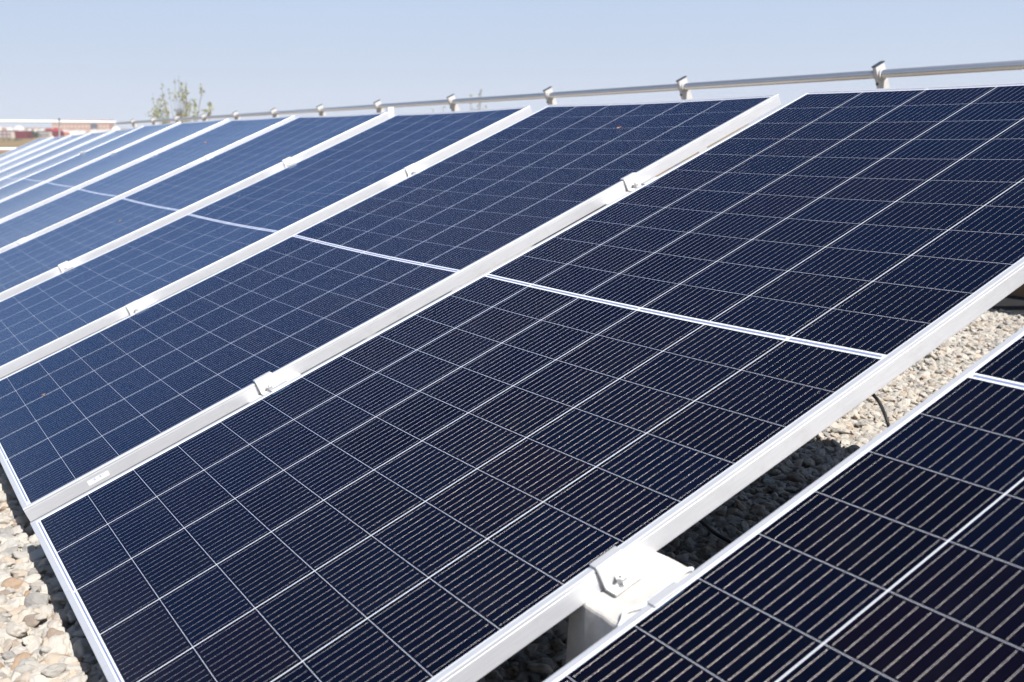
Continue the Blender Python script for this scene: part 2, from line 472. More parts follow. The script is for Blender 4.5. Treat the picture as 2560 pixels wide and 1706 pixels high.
def clamp_parts(root):
    """Z-shaped clamp; local x points away from the clamped frame, y along the frame, z = 0 at the frame top"""
    t = .0035
    wd = .046
    bm = bmesh.new()
    prof = [(-.0125, .0005), (-.0125, .0005 + t), (.0005 + t, .0005 + t), (.0006 + t + .0022, -.006), (.0005 + t + .0055, -.0290), (.031, -.0295), (.031, -.0330), (.0020 + .0035, -.0330), (.0012, -.0065), (.0008, .0005)]
    A = [bm.verts.new((x, -wd / 2, z)) for x, z in prof]; B = [bm.verts.new((x, wd / 2, z)) for x, z in prof]
    n = len(prof)
    bm.faces.new(A); bm.faces.new(B[::-1])
    for i in range(n): bm.faces.new((A[i], A[(i + 1) % n], B[(i + 1) % n], B[i]))
    br = bm_obj('bracket', bm, M_GALV, root); bevel(br, .0008, 2)
    bm = bmesh.new()
    bmesh.ops.create_cone(bm, cap_ends=True, segments=6, radius1=.0082, radius2=.0082, depth=.0095, matrix=Matrix.Translation((.0185, 0, -.0235)))
    bmesh.ops.create_cone(bm, cap_ends=True, segments=10, radius1=.0035, radius2=.0030, depth=.004, matrix=Matrix.Translation((.0185, 0, -.0182)))
    bo = bm_obj('bolt', bm, M_BOLT, root); bevel(bo, .0005, 1)
    bm = bmesh.new()
    bmesh.ops.create_cone(bm, cap_ends=True, segments=20, radius1=.0105, radius2=.0105, depth=.0014, matrix=Matrix.Translation((.0185, 0, -.0288)))
    bm_obj('washer', bm, M_BOLT, bo)

def block_obj(name, zc_lo, zc_hi, parent=None):
    pass

ORD = ['first', 'second', 'third', 'fourth', 'fifth', 'sixth', 'seventh', 'eighth']
proto = None
def place_clamp(mat, label):
    global proto
    if proto is None:
        r_ = empty('panel_clamp'); clamp_parts(r_); proto = r_
    else:
        r_ = proto.copy(); col.objects.link(r_)
        for ch in list(proto.children):
            c_ = ch.copy(); col.objects.link(c_); c_.parent = r_
            for g2 in ch.children:
                d_ = g2.copy(); col.objects.link(d_); d_.parent = c_
    r_.matrix_world = mat
    tag(r_, label, 'clamp', 'metal clamps holding the panel frames')
    return r_

def gapname(i):
    if i == 0: return 'in the wide gap right of the largest panel'
    if i == 1: return 'in the gap between largest and barcode panels'
    return 'in the %s gap behind the barcode panel' % ORD[i - 2]

def conc_block(v0, v1, uc, wu, zo, name_label, rough_edge=True):
    """concrete pier standing on the gravel, its top sloping with the panels"""
    nx, ny = 10, 8
    zt = -.0352
    bm = bmesh.new()
    def top(uu, vv):
        p = BASE @ Vector((uu, vv, zt + zo + sag(W, vv) * 1.0))
        return p
    c = BASE @ Vector((uc, (v0 + v1) / 2, zt))
    grid_t, grid_b = {}, {}
    for i in range(nx + 1):
        for j in range(ny + 1):
            uu = uc - wu / 2 + wu * i / nx; vv = v0 + (v1 - v0) * j / ny
            p = top(uu, vv)
            edge = i in (0, nx) or j in (0, ny)
            jit = Vector((rng.normal(0, .0007), rng.normal(0, .0009), rng.normal(0, .0004))) if edge else Vector((0, 0, rng.normal(0, .0003)))
            if edge: jit.z -= abs(rng.normal(0, .0010))
            grid_t[i, j] = bm.verts.new(p + jit)
            b_ = Vector((c.x + (p.x - c.x) * 1.10, c.y + (p.y - c.y) * 1.22, -.02))
            if edge: grid_b[i, j] = bm.verts.new(b_)
    for i in range(nx):
        for j in range(ny):
            bm.faces.new((grid_t[i, j], grid_t[i + 1, j], grid_t[i + 1, j + 1], grid_t[i, j + 1]))
    ring = [(i, 0) for i in range(nx)] + [(nx, j) for j in range(ny)] + [(nx - i, ny) for i in range(nx)] + [(0, ny - j) for j in range(ny)]
    for a in range(len(ring)):
        b2 = ring[(a + 1) % len(ring)]
        bm.faces.new((grid_t[ring[a]], grid_b[ring[a]], grid_b[b2], grid_t[b2]))
    bm.faces.new([grid_b[k] for k in ring])
    o = bm_obj('concrete_block', bm, M_CONC)
    bevel(o, .004, 2)
    # put the origin at its base
    off = Vector((c.x, c.y, 0))
    o.data.transform(Matrix.Translation(-off)); o.location = off
    tag(o, name_label, 'concrete block', 'concrete blocks under the panel frames')
    return o

for gi, (ul, ur, zo, yo) in enumerate(gaps):
    uc = (ul + ur) / 2
    far = gi > 7
    spots = [('lower', .603 if gi else .616, .601 if gi != 0 else .610, (.547, .690) if gi else (.560, .693)),
             ('upper', 1.781, 1.753, (1.68, 1.85))]
    for nm, va, vb, (b0, b1) in spots:
        g = gapname(gi) if gi <= 9 else None
        lab = {0: {'lower': 'white sunlit concrete block in the wide gap right of the largest panel',
                   'upper': 'tall grey concrete block at the right photo edge, striped by shadow'}}.get(gi, {}).get(nm)
        if gi <= 7:
            if lab is None: lab = 'pale concrete block under the %s clamps %s' % (nm, g)
            conc_block(b0, b1, uc, .20, zo, lab)
            s1 = sag(W, va)
            place_clamp(BASE @ Matrix.Translation((ul, va + yo, panel_pose[gi + 1][0][2] + s1)),
                        '%s left clamp %s' % (nm, g))
            place_clamp(BASE @ Matrix.Translation((ur, vb + yo, panel_pose[gi][0][2] + sag(0, vb))) @ Matrix.Rotation(math.pi, 4, 'Z'),
                        '%s right clamp %s' % (nm, g))

# pale cord lying on the near block and hanging over its edge
pts = []
for uu, vv in [(1.386, .560), (1.384, .566), (1.377, .573), (1.370, .579), (1.374, .587), (1.384, .599), (1.3845, .612), (1.384, .626), (1.3835, .640), (1.3815, .655), (1.377, .674), (1.378, .684), (1.386, .690)]:
    pts.append(BASE @ Vector((uu, vv, -.0315 + sag(W, .6))))
pts.insert(0, pts[0] + Vector((.002, -.010, -.045)))
pts.insert(1, pts[1] + Vector((.000, -.0035, -.010)))
bm = bmesh.new(); bm_tube(bm, pts, .0036, 10)
o = bm_obj('cord', bm, simple('pale cord', (.62, .63, .66), .35, 0, .15, 300), smooth=True)
tag(o, 'pale grey cord draped across the white concrete block', 'cord')
sm = o.modifiers.new('s', 'SUBSURF'); sm.levels = 1; sm.render_levels = 1

# black cables
def cable(pts, r, label):
    P = [Vector(p) for p in pts]
    out = []
    for i in range(len(P) - 1):
        p0, p1, p2, p3 = P[max(i - 1, 0)], P[i], P[i + 1], P[min(i + 2, len(P) - 1)]
        for k in range(8):
            t = k / 8
            out.append(.5 * ((2 * p1) + (p2 - p0) * t + (2 * p0 - 5 * p1 + 4 * p2 - p3) * t * t + (3 * p1 - p0 - 3 * p2 + p3) * t ** 3))
    out.append(P[-1])
    bm = bmesh.new(); bm_tube(bm, out, r, 10)
    o = bm_obj('cable', bm, M_BLACK, smooth=True)
    tag(o, label, 'cable', 'black cables under the panels')
B = BASE
cable([B @ Vector((1.05, 1.22, -.075)), B @ Vector((1.22, 1.19, -.055)), B @ Vector((1.278, 1.153, -.045)), B @ Vector((1.291, 1.148, -.050)), B @ Vector((1.312, 1.137, -.054)), B @ Vector((1.333, 1.122, -.062)), B @ Vector((1.343, 1.114, -.076)), B @ Vector((1.336, 1.120, -.10)), B @ Vector((1.30, 1.12, -.17)), (1.22, 1.13, .25), (1.10, 1.20, .03)], .0027,
      'black cable hanging above the sunlit gravel at the right of the largest panel')
cable([(.30, 1.47, .012), (.42, 1.40, .018), (.537, 1.355, .020), (.60, 1.336, .022), (.66, 1.318, .020), (.80, 1.30, .015), (.95, 1.22, .010)], .0045,
      'black cable lying on the shaded gravel above the white concrete block')

# ------------------------------------------------------------------ roof with gravel
def mat_gravel_sheet():
    m, nt, b = new_mat('gravel bed'); q = NB(nt)
    vo = nt.nodes.new('ShaderNodeTexVoronoi'); vo.inputs['Scale'].default_value = 38.0
    nt.links.new(q.obj(), vo.inputs['Vector'])
    sp = nt.nodes.new('ShaderNodeSeparateColor'); nt.links.new(vo.outputs['Color'], sp.inputs[0])
    c = q.ramp(sp.outputs[0], [(0.0, (.38, .35, .32)), (0.45, (.48, .45, .41)), (0.8, (.55, .52, .47)), (0.93, (.44, .33, .22)), (1.0, (.33, .32, .30))])
    nt.links.new(c, b.inputs['Base Color'])
    b.inputs['Roughness'].default_value = 0.85
    q.bump(vo.outputs['Distance'], 1.0, -0.02, b)
    return m
M_BED = mat_gravel_sheet()
bm = bmesh.new(); bm_box(bm, -24.0, 8.0, -7.0, 5.45, -.9, -.016)
roof = bm_obj('roof', bm, M_BED); tag(roof, kind='structure')
bm = bmesh.new(); bm_box(bm, -23.98, 7.98, -6.98, 5.43, -7.6, -.9)
b_ = bm_obj('building_body', bm, simple('render wall', (.55, .50, .44), .8, 0, .08)); tag(b_, 'rendered flat-roofed building carrying the solar panels', 'building')
# parapets
M_TERRA = simple('brown rendered parapet', (.20, .115, .062), .8, 0, .18, 6, .003)
M_MEMB = simple('black roofing membrane', (.016, .016, .017), .6, 0, .25, 30, .002)
t = empty('parapet_wall', (0, 5.2, 0)); tag(t, 'low brown parapet wall behind the panels, carrying the grey pipe railing', 'wall')
bm = bmesh.new(); bm_box(bm, -24.0, 8.0, -.18, .25, -.015, .36); bm_obj('wall', bm, M_TERRA, t)
bm = bmesh.new(); bm_prism(bm, [(-.42, -.012), (-.184, -.012), (-.184, .055), (-.22, .040), (-.42, .006)], 'x', -23.4, 8.0); bm_obj('membrane_strip', bm, M_MEMB, t)
t = empty('parapet_wall', (-23.7, 0, 0)); tag(t, 'low brown parapet wall across the far end of the roof', 'wall')
bm = bmesh.new(); bm_box(bm, -.30, .25, -7.0, 5.01, -.015, .30); bm_obj('wall', bm, M_TERRA, t)

# gravel stones: points instanced with stone shapes made inside geometry nodes
def gravel_points():
    P, RT, S, T, K = [], [], [], [], []
    def layer(x0, x1, y0, y1, sp, zc, zs, r0, keep=1.0):
        nx, ny = int((x1 - x0) / sp), int((y1 - y0) / sp)
        gx, gy = np.meshgrid(np.arange(nx), np.arange(ny))
        x = x0 + (gx.ravel() + rng.uniform(-.45, 1.45, nx * ny)) * sp
        y = y0 + (gy.ravel() + rng.uniform(-.45, 1.45, nx * ny)) * sp
        k = rng.random(len(x)) < keep
        x, y = x[k], y[k]; n = len(x)
        r = r0 * np.exp(rng.normal(0, .28, n))
        r = np.clip(r, .55 * r0, 2.1 * r0)
        z = zc + rng.normal(0, zs, n) - (r - r0) * .25
        P.append(np.c_[x, y, z])
        RT.append(np.c_[rng.normal(0, .38, n), rng.normal(0, .38, n), rng.uniform(0, 6.283, n)])
        S.append(np.c_[r * rng.uniform(1.0, 1.35, n), r * rng.uniform(.68, .95, n), r * rng.uniform(.45, .75, n)])
        T.append(rng.random(n)); K.append(rng.integers(0, 9, n))
    # near strip in front of / below the lower panel edge
    layer(-2.4, 1.4, -.75, .45, .0185, -.008, .003, .0135)
    layer(-2.4, 1.4, -.75, .45, .028, .001, .005, .0150, .75)
    layer(-1.6, 1.2, -.45, .30, .0125, -.009, .003, .0055)
    # under and behind the panels
    layer(-2.9, 1.7, .45, 4.80, .0165, -.008, .003, .0108)
    layer(-2.9, 1.7, .45, 4.80, .026, -.001, .004, .0118, .75)
    # further along the row
    layer(-7.0, -2.4, -1.6, .6, .028, -.004, .004, .0165)
    layer(1.4, 3.4, -1.6, .45, .028, -.004, .004, .0165)
    layer(-2.4, 1.4, -1.6, -.75, .028, -.004, .004, .0165)
    return [np.concatenate(a) for a in (P, RT, S, T, K)]
gp, gr, gs, gt, gk = gravel_points()
me = bpy.data.meshes.new('gravel')
me.vertices.add(len(gp)); me.vertices.foreach_set('co', gp.ravel().astype(np.float32))
for nm, ty, arr in (('rot', 'FLOAT_VECTOR', gr), ('scl', 'FLOAT_VECTOR', gs)):
    a = me.attributes.new(nm, ty, 'POINT'); a.data.foreach_set('vector', arr.ravel().astype(np.float32))
a = me.attributes.new('tone', 'FLOAT', 'POINT'); a.data.foreach_set('value', gt.astype(np.float32))
a = me.attributes.new('pick', 'INT', 'POINT'); a.data.foreach_set('value', gk.astype(np.int32))
me.update()
gravel = bpy.data.objects.new('gravel', me); col.objects.link(gravel)
tag(gravel, 'pale rounded gravel covering the flat roof under the panels', 'gravel', kind='stuff')

def mat_stone():
    m, nt, b = new_mat('river stones'); q = NB(nt)
    at = nt.nodes.new('ShaderNodeAttribute'); at.attribute_type = 'INSTANCER'; at.attribute_name = 'tone'
    c = q.ramp(at.outputs['Fac'], [(0.0, (.25, .24, .23)), (0.12, (.38, .36, .325)), (0.5, (.555, .515, .455)), (0.74, (.50, .445, .37)), (0.86, (.49, .395, .30)), (0.92, (.38, .345, .31)), (0.965, (.34, .20, .10)), (0.98, (.23, .225, .22)), (1.0, (.57, .55, .515))])
    ob = q.obj()
    n1 = q.noise(2.2, 5.0, 0.65, ob); n2 = q.noise(9.0, 4.0, 0.6, ob)
    c = q.mix(q.ramp(n1, [(0.35, (0, 0, 0)), (0.72, (.35, .35, .35))]), c, (.50, .45, .38))
    c = q.mix(q.ramp(n2, [(0.56, (0, 0, 0)), (0.74, (.25, .25, .25))]), c, (.32, .30, .27))
    nt.links.new(c, b.inputs['Base Color'])
    b.inputs['Roughness'].default_value = 0.8
    q.bump(n2, 0.5, 0.10, b)
    return m
M_STONE = mat_stone()

ng = bpy.data.node_groups.new('gravel_stones', 'GeometryNodeTree')
ng.interface.new_socket('Geometry', in_out='INPUT', socket_type='NodeSocketGeometry')
ng.interface.new_socket('Geometry', in_out='OUTPUT', socket_type='NodeSocketGeometry')
N = ng.nodes; LK = ng.links
gin = N.new('NodeGroupInput'); gout = N.new('NodeGroupOutput')
g2i = N.new('GeometryNodeGeometryToInstance')
sm_ = N.new('GeometryNodeSetMaterial'); sm_.inputs['Material'].default_value = M_STONE
for k in range(9):
    ico = N.new('GeometryNodeMeshIcoSphere'); ico.inputs['Radius'].default_value = 1.0; ico.inputs['Subdivisions'].default_value = 4
    posn = N.new('GeometryNodeInputPosition')
    no = N.new('ShaderNodeTexNoise'); no.noise_dimensions = '4D'; no.inputs['W'].default_value = k * 7.3 + 1.1
    no.inputs['Scale'].default_value = 0.85 + .08 * (k % 4); no.inputs['Detail'].default_value = 2.0; no.inputs['Roughness'].default_value = .35
    LK.new(posn.outputs[0], no.inputs['Vector'])
    vo = N.new('ShaderNodeTexVoronoi'); vo.voronoi_dimensions = '4D'; vo.feature = 'SMOOTH_F1'; vo.inputs['W'].default_value = k * 3.7
    vo.inputs['Scale'].default_value = 1.05; vo.inputs['Smoothness'].default_value = .03
    LK.new(posn.outputs[0], vo.inputs['Vector'])
    def mth(op, a_, b2):
        n_ = N.new('ShaderNodeMath'); n_.operation = op
        for ii, x in enumerate((a_, b2)):
            if isinstance(x, (int, float)): n_.inputs[ii].default_value = x
            else: LK.new(x, n_.inputs[ii])
        return n_.outputs[0]
    amp = mth('ADD', mth('MULTIPLY', no.outputs[0], 1.1), mth('MULTIPLY', vo.outputs['Distance'], .62))
    amp = mth('SUBTRACT', amp, .82)
    vm = N.new('ShaderNodeVectorMath'); vm.operation = 'SCALE'
    LK.new(posn.outputs[0], vm.inputs[0]); LK.new(amp, vm.inputs['Scale'])
    sp_ = N.new('GeometryNodeSetPosition'); LK.new(ico.outputs[0], sp_.inputs['Geometry']); LK.new(vm.outputs[0], sp_.inputs['Offset'])
    ss = N.new('GeometryNodeSetShadeSmooth'); LK.new(sp_.outputs[0], ss.inputs['Geometry'])
    LK.new(ss.outputs[0], g2i.inputs[0])
LK.new(g2i.outputs[0], sm_.inputs['Geometry'])
iop = N.new('GeometryNodeInstanceOnPoints')
LK.new(gin.outputs[0], iop.inputs['Points']); LK.new(sm_.outputs[0], iop.inputs['Instance'])
iop.inputs['Pick Instance'].default_value = True
def named(nm, ty):
    n_ = N.new('GeometryNodeInputNamedAttribute'); n_.data_type = ty; n_.inputs['Name'].default_value = nm
    return n_.outputs[0]
e2r = N.new('FunctionNodeEulerToRotation'); LK.new(named('rot', 'FLOAT_VECTOR'), e2r.inputs[0])
LK.new(e2r.outputs[0], iop.inputs['Rotation'])
LK.new(named('scl', 'FLOAT_VECTOR'), iop.inputs['Scale'])
LK.new(named('pick', 'INT'), iop.inputs['Instance Index'])
LK.new(iop.outputs[0], gout.inputs[0])
md = gravel.modifiers.new('stones', 'NODES'); md.node_group = ng

# ------------------------------------------------------------------ railings
YR, ZR = 4.828, H0 + 1.162
def post_parts(root, loc, yaw):
    """leaning post of flat section through which the pipe runs; local +y points outwards"""
    a = R(22)
    Mx = Matrix.Translation(loc) @ Matrix.Rotation(yaw, 4, 'Z')
    ca, sa = math.cos(a), math.sin(a)
    hw, tk = .038, .013
    # centre line through the pipe centre: direction down = (y +sin a, z -cos a)
    def P(s, tt): return (s * sa + tt * ca, -s * ca + tt * sa)
    top_l, top_r = P(-.052, -hw), P(-.056, hw)
    bot = .36 - ZR + .02
    sl_ = (-bot) / ca
    pr = [top_l, top_r, P(sl_, hw + .012), P(sl_, -hw)]
    bm = bmesh.new(); bm_prism(bm, pr, 'x', -tk, tk); bm.transform(Mx)
    o = bm_obj('post', bm, M_POST, root); bevel(o, .002, 1)
    dx = Vector((top_r[0] - top_l[0], top_r[1] - top_l[1])).normalized(); nx_ = Vector((-dx.y, dx.x))
    e0 = Vector(top_l) - dx * .002; e1 = Vector(top_r) + dx * .002
    pr2 = [tuple(e0 + nx_ * .0005), tuple(e1 + nx_ * .0005), tuple(e1 + nx_ * .0065), tuple(e0 + nx_ * .0065)]
    bm = bmesh.new(); bm_prism(bm, pr2, 'x', -tk - .002, tk + .002); bm.transform(Mx)
    bm_obj('end_cap', bm, M_DARKCAP, o)
    bm = bmesh.new(); by, bz = P(.045, -hw - .003)
    bmesh.ops.create_cone(bm, cap_ends=True, segments=8, radius1=.008, radius2=.008, depth=.008, matrix=Matrix.Translation((0, by, bz)) @ Matrix.Rotation(R(90) + a, 4, 'X')); bm.transform(Mx)
    bm_obj('bolt', bm, M_DARKCAP, o)
    bm = bmesh.new()
    bmesh.ops.create_cone(bm, cap_ends=True, segments=20, radius1=.033, radius2=.033, depth=.05, matrix=Matrix.Translation((0, 0, 0)) @ Matrix.Rotation(R(90), 4, 'Y')); bm.transform(Mx)
    bm_obj('collar', bm, M_POST, o)
t = empty('railing', (0, 0, 0)); tag(t, 'grey galvanised pipe railing with leaning white posts behind the panel tops', 'railing')
XC = -22.95
bm = bmesh.new(); bm_tube(bm, [(XC, YR, ZR + .012), (-10, YR, ZR), (7.5, YR, ZR - .02)], .0235, 24); bm_obj('top_pipe', bm, M_PIPE, t, smooth=True)
bm = bmesh.new(); bm_tube(bm, [(XC, YR + .22, ZR - .55), (7.5, YR + .22, ZR - .57)], .0235, 20); bm_obj('middle_pipe', bm, M_PIPE, t, smooth=True)
for n in range(-3, 12):
    x = -2.092 - 1.7503 * n
    post_parts(t, Vector((x, YR, ZR - .0011 * (x + 10))), 0)
t = empty('railing', (XC, 0, 0)); tag(t, 'white two-bar railing across the far end of the roof at the left edge', 'railing')
bm = bmesh.new(); bm_tube(bm, [(0, YR - .02, ZR + .035), (0, -6.8, ZR + .085)], .030, 24); bm_obj('top_pipe', bm, M_WHITE, t, smooth=True)
bm = bmesh.new(); bm_tube(bm, [(-.22, YR - .02, ZR - .52), (-.22, -6.8, ZR - .49)], .030, 24); bm_obj('middle_pipe', bm, M_WHITE, t, smooth=True)
for y in (3.67, 1.92, .17, -1.58, -3.33):
    post_parts(t, Vector((0, y, ZR + .035 + (YR - y) * .0043)), R(90))

# white upright pipe behind the panels
bm = bmesh.new()
bmesh.ops.create_cone(bm, cap_ends=True, segments=20, radius1=.030, radius2=.030, depth=1.16, matrix=Matrix.Translation((0, 0, .58)))
o = bm_obj('vent_pipe', bm, M_WHITE); o.location = (-5.945, 3.54, -.02); tag(o, 'short white upright pipe behind the row, just left of a railing post', 'pipe')

# ------------------------------------------------------------------ land, town, trees
def at(px, py, d):
    """point d metres ahead along the sight line of a photo position (photo pixels, 2560 wide)"""
    return CAM + (FWD + RIGHT * ((px - 1280) / 2807.24) + DOWN * ((py - 853) / 2807.24)) * d

GROUND = [(0, -7.6), (300, -7.2), (470, -3.1), (700, -.5), (850, 1.3), (1200, 7.2), (1700, 15.5), (3000, 34), (5000, 60), (9000, 110)]
def gz(d):
    for (a, za), (b2, zb) in zip(GROUND, GROUND[1:]):
        if d <= b2: return za + (zb - za) * (d - a) / (b2 - a)
    return GROUND[-1][1]
def mat_land():
    m, nt, b = new_mat('fields'); q = NB(nt)
    n1 = q.noise(.012, 4, .6, q.obj()); n2 = q.noise(.4, 4, .6, q.obj())
    c = q.ramp(n1, [(0.36, (.10, .115, .035)), (0.46, (.17, .15, .055)), (0.52, (.23, .135, .075)), (0.62, (.27, .16, .10)), (0.70, (.12, .125, .045))])
    c = q.mix(q.ramp(n2, [(0.4, (0, 0, 0)), (0.7, (.3, .3, .3))]), c, (.12, .11, .06))
    nt.links.new(c, b.inputs['Base Color']); b.inputs['Roughness'].default_value = .95
    b.inputs['Specular IOR Level'].default_value = .1
    return m
verts, faces = [(0, 0, -7.6)], []
radii = [30, 80, 150, 300, 380, 470, 580, 700, 850, 1020, 1200, 1450, 1700, 2300, 3000, 4000]
NS = 96
for r_ in radii:
    for k in range(NS):
        a_ = 2 * math.pi * k / NS
        verts.append((r_ * math.cos(a_), r_ * math.sin(a_), gz(r_) + (0 if r_ < 2500 else (r_ / 3000) * 5 * math.sin(a_ * 7 + r_))))
for k in range(NS): faces.append((0, 1 + k, 1 + (k + 1) % NS))
for i in range(len(radii) - 1):
    for k in range(NS):
        a_ = 1 + i * NS + k; b2 = 1 + i * NS + (k + 1) % NS
        faces.append((a_, a_ + NS, b2 + NS, b2))
o = mesh_obj('terrain', verts, faces, mat_land(), smooth=True); tag(o, kind='structure')

SC = 2807.24
def fmat(nm, c): return simple(nm, c, .8, 0, .10, .3, 0, .2)
M_H = {k: fmat('house wall ' + k, c) for k, c in dict(white=(.72, .69, .66), cream=(.62, .54, .45), pink=(.58, .38, .32), peach=(.40, .25, .185), grey=(.17, .165, .18), darkred=(.14, .015, .022), red=(.36, .04, .045), orange=(.52, .20, .11), slate=(.10, .10, .125), beige=(.50, .42, .36)).items()}
def building(name, x0, x1, ytop, ybase, d, wall, label, cat, roof=None, roofh=0.0, depth=None, yaw=0.0, windows=None, extra=None):
    """box building whose front spans photo columns x0..x1; stands on the land"""
    a = at(x0, 350, d); b2 = at(x1, 350, d); mid = (a + b2) / 2
    wd = (b2 - a).length
    zt = at((x0 + x1) / 2, ytop, d).z
    zb = min(at((x0 + x1) / 2, ybase, d).z, gz(Vector((mid.x, mid.y)).length)) - .6
    dirx = Vector((b2.x - a.x, b2.y - a.y)).normalized()
    ang = math.atan2(dirx.y, dirx.x) + yaw
    t = empty(name, (mid.x, mid.y, zb), (0, 0, ang)); tag(t, label, cat, 'buildings of the distant town')
    dp = depth or wd * .6
    h = zt - zb
    hb = h - roofh
    bm = bmesh.new(); bm_box(bm, -wd / 2, wd / 2, 0, dp, 0, hb); bm_obj('wall', bm, M_H[wall], t)
    if roof:
        bm = bmesh.new()
        if roofh > 0:
            bm_prism(bm, [(-wd / 2 - .3, hb + .01), (wd / 2 + .3, hb + .01), (wd * .08, h), (-wd * .08, h)], 'y', -.3, dp + .3)
        else:
            bm_box(bm, -wd / 2 - .2, wd / 2 + .2, -.2, dp + .2, hb + .01, hb + .4)
        bm_obj('roof', bm, M_H[roof], t)
    if windows:
        nx_, nz_, wm = windows
        for i in range(nx_):
            for j in range(nz_):
                cx = -wd / 2 + wd * (i + .5) / nx_; cz = hb * (j + .6) / (nz_ + .1)
                bm = bmesh.new(); bm_box(bm, cx - wd / nx_ * .28, cx + wd / nx_ * .28, -.12, .2, cz - hb / nz_ * .26, cz + hb / nz_ * .22)
                bm_obj('window', bm, M_H[wm], t)
    if extra: extra(t, wd, dp, hb)
    return t

building('apartment_block', -34, 28, 328, 353, 900, 'grey', 'dark grey apartment block with pale window bands at the left photo edge', 'building', 'slate', 0, windows=(6, 3, 'pink'), depth=14,
         extra=lambda t, wd, dp, hb: bm_obj('stair_tower', (lambda bm: (bm_box(bm, wd / 2 + .05, wd / 2 + 2.9, -.3, 6, 0, hb - .6), bm)[1])(bmesh.new()), M_H['beige'], t))
building('apartment_block', 38.5, 67, 328, 360, 880, 'darkred', 'plain dark red block of flats beside the grey apartment block', 'building', depth=12)
building('house', -6, 6, 316, 330, 1250, 'white', 'white house above the grey block, at the very left edge', 'house', 'cream', 1.5)
building('house', 7, 17, 319, 330, 1180, 'peach', 'small orange-pink house above the grey apartment block', 'house', 'pink', 1.2)
building('house', 19, 33, 319, 330, 1150, 'white', 'low white house between the small orange-pink house and the gabled white hall', 'house', 'white', 0)
building('house', 34, 58, 315, 331, 1100, 'white', 'white gabled hall above the plain dark red block', 'house', 'white', 3.6)
building('house', 57, 64, 318, 330, 1300, 'pink', 'small pink house right of the white gabled hall', 'house', 'pink', 1)
building('storage_tank', 69.5, 79.5, 323.5, 345, 1000, 'white', 'white rounded tank right of the plain dark red block', 'tank', 'white', 1.0)
building('house', 87, 98, 322, 336, 1150, 'white', 'white house behind the dark green trees', 'house', 'cream', .8)
building('house', 88, 95, 317, 330, 1400, 'pink', 'tiny pink house on the skyline behind the dark green trees', 'house', 'pink', 1)
building('house', 101, 112, 322, 335, 1150, 'white', 'white house left of the bright red roof', 'house', 'white', .8)
building('apartment_block', 92, 124, 329, 345, 1000, 'grey', 'long grey apartment block right of the dark green trees', 'building', 'slate', 0, windows=(7, 2, 'beige'), depth=12,
         extra=lambda t, wd, dp, hb: bm_obj('stair_tower', (lambda bm: (bm_box(bm, wd / 2 + .05, wd / 2 + 2.3, -.3, 6, 0, hb - .5), bm)[1])(bmesh.new()), M_H['beige'], t))
building('house', 114, 131, 321, 335, 1100, 'red', 'low house with a bright red roof left of the tall brick building', 'house', 'red', 1.5)
building('apartment_block', 131.5, 147, 320, 345, 980, 'darkred', 'dark red block with a bright red top, behind the far rail post', 'building', 'red', 3.0, depth=10)
building('brick_building', 133, 276, 301, 331, 1320, 'peach', 'large pink-brown brick building under the white far rail', 'building', 'pink', 0, windows=(16, 3, 'beige'), depth=16,
         extra=lambda t, wd, dp, hb: bm_obj('dark_opening', (lambda bm: (bm_box(bm, wd * .172, wd * .29, -.5, .3, hb * .30, hb * .73), bm)[1])(bmesh.new()), M_H['slate'], t))
for k, (x0, x1, yt) in enumerate([(153, 170, 324), (172, 184, 326), (184, 198, 325), (199, 214, 325.5), (228, 244, 323), (245, 262, 324), (262, 276, 323)]):
    building('house', x0, x1, yt, 338, 1080, 'white', 'low white houses in a row below the large brick building', 'house', 'white', .6)
building('house', 160, 173, 330, 343, 1020, 'orange', 'orange-roofed house below the large brick building', 'house', 'orange', 1.5)
building('house', 154, 160, 330, 343, 1010, 'darkred', 'small dark red house right of the far rail post', 'house', 'darkred', 0)
building('house', 277, 300, 317, 336, 1100, 'white', 'white hall with a sloping roof right of the large brick building', 'house', 'white', 4.0)

def leaf_mat(nm, c1, c2):
    m, nt, b = new_mat(nm); q = NB(nt)
    oi = nt.nodes.new('ShaderNodeTexCoord')
    n1 = q.noise(1.2, 3, .6, q.obj())
    nt.links.new(q.ramp(n1, [(0.35, c1), (0.65, c2)]), b.inputs['Base Color'])
    b.inputs['Roughness'].default_value = .6
    return m
M_LEAF = leaf_mat('poplar leaves', (.15, .18, .06), (.34, .32, .13))
M_DLEAF = leaf_mat('dark tree leaves', (.03, .05, .022), (.06, .085, .035))
M_BARK = simple('bark', (.20, .16, .12), .9, 0, .25, 4)

def leaf_cloud(bm, c, rx, rz, n, s):
    for _ in range(n):
        p = Vector((rng.normal(0, rx), rng.normal(0, rx), rng.normal(0, rz))) + Vector(c)
        n1 = Vector(rng.normal(0, 1, 3)).normalized(); n2 = n1.orthogonal().normalized(); n3 = n1.cross(n2)
        ss = s * rng.uniform(.6, 1.4)
        vs = [bm.verts.new(p + n2 * ss * a_ + n3 * ss * .6 * b_) for a_, b_ in ((-1, 0), (0, -1), (1, 0), (0, 1))]
        bm.faces.new(vs)

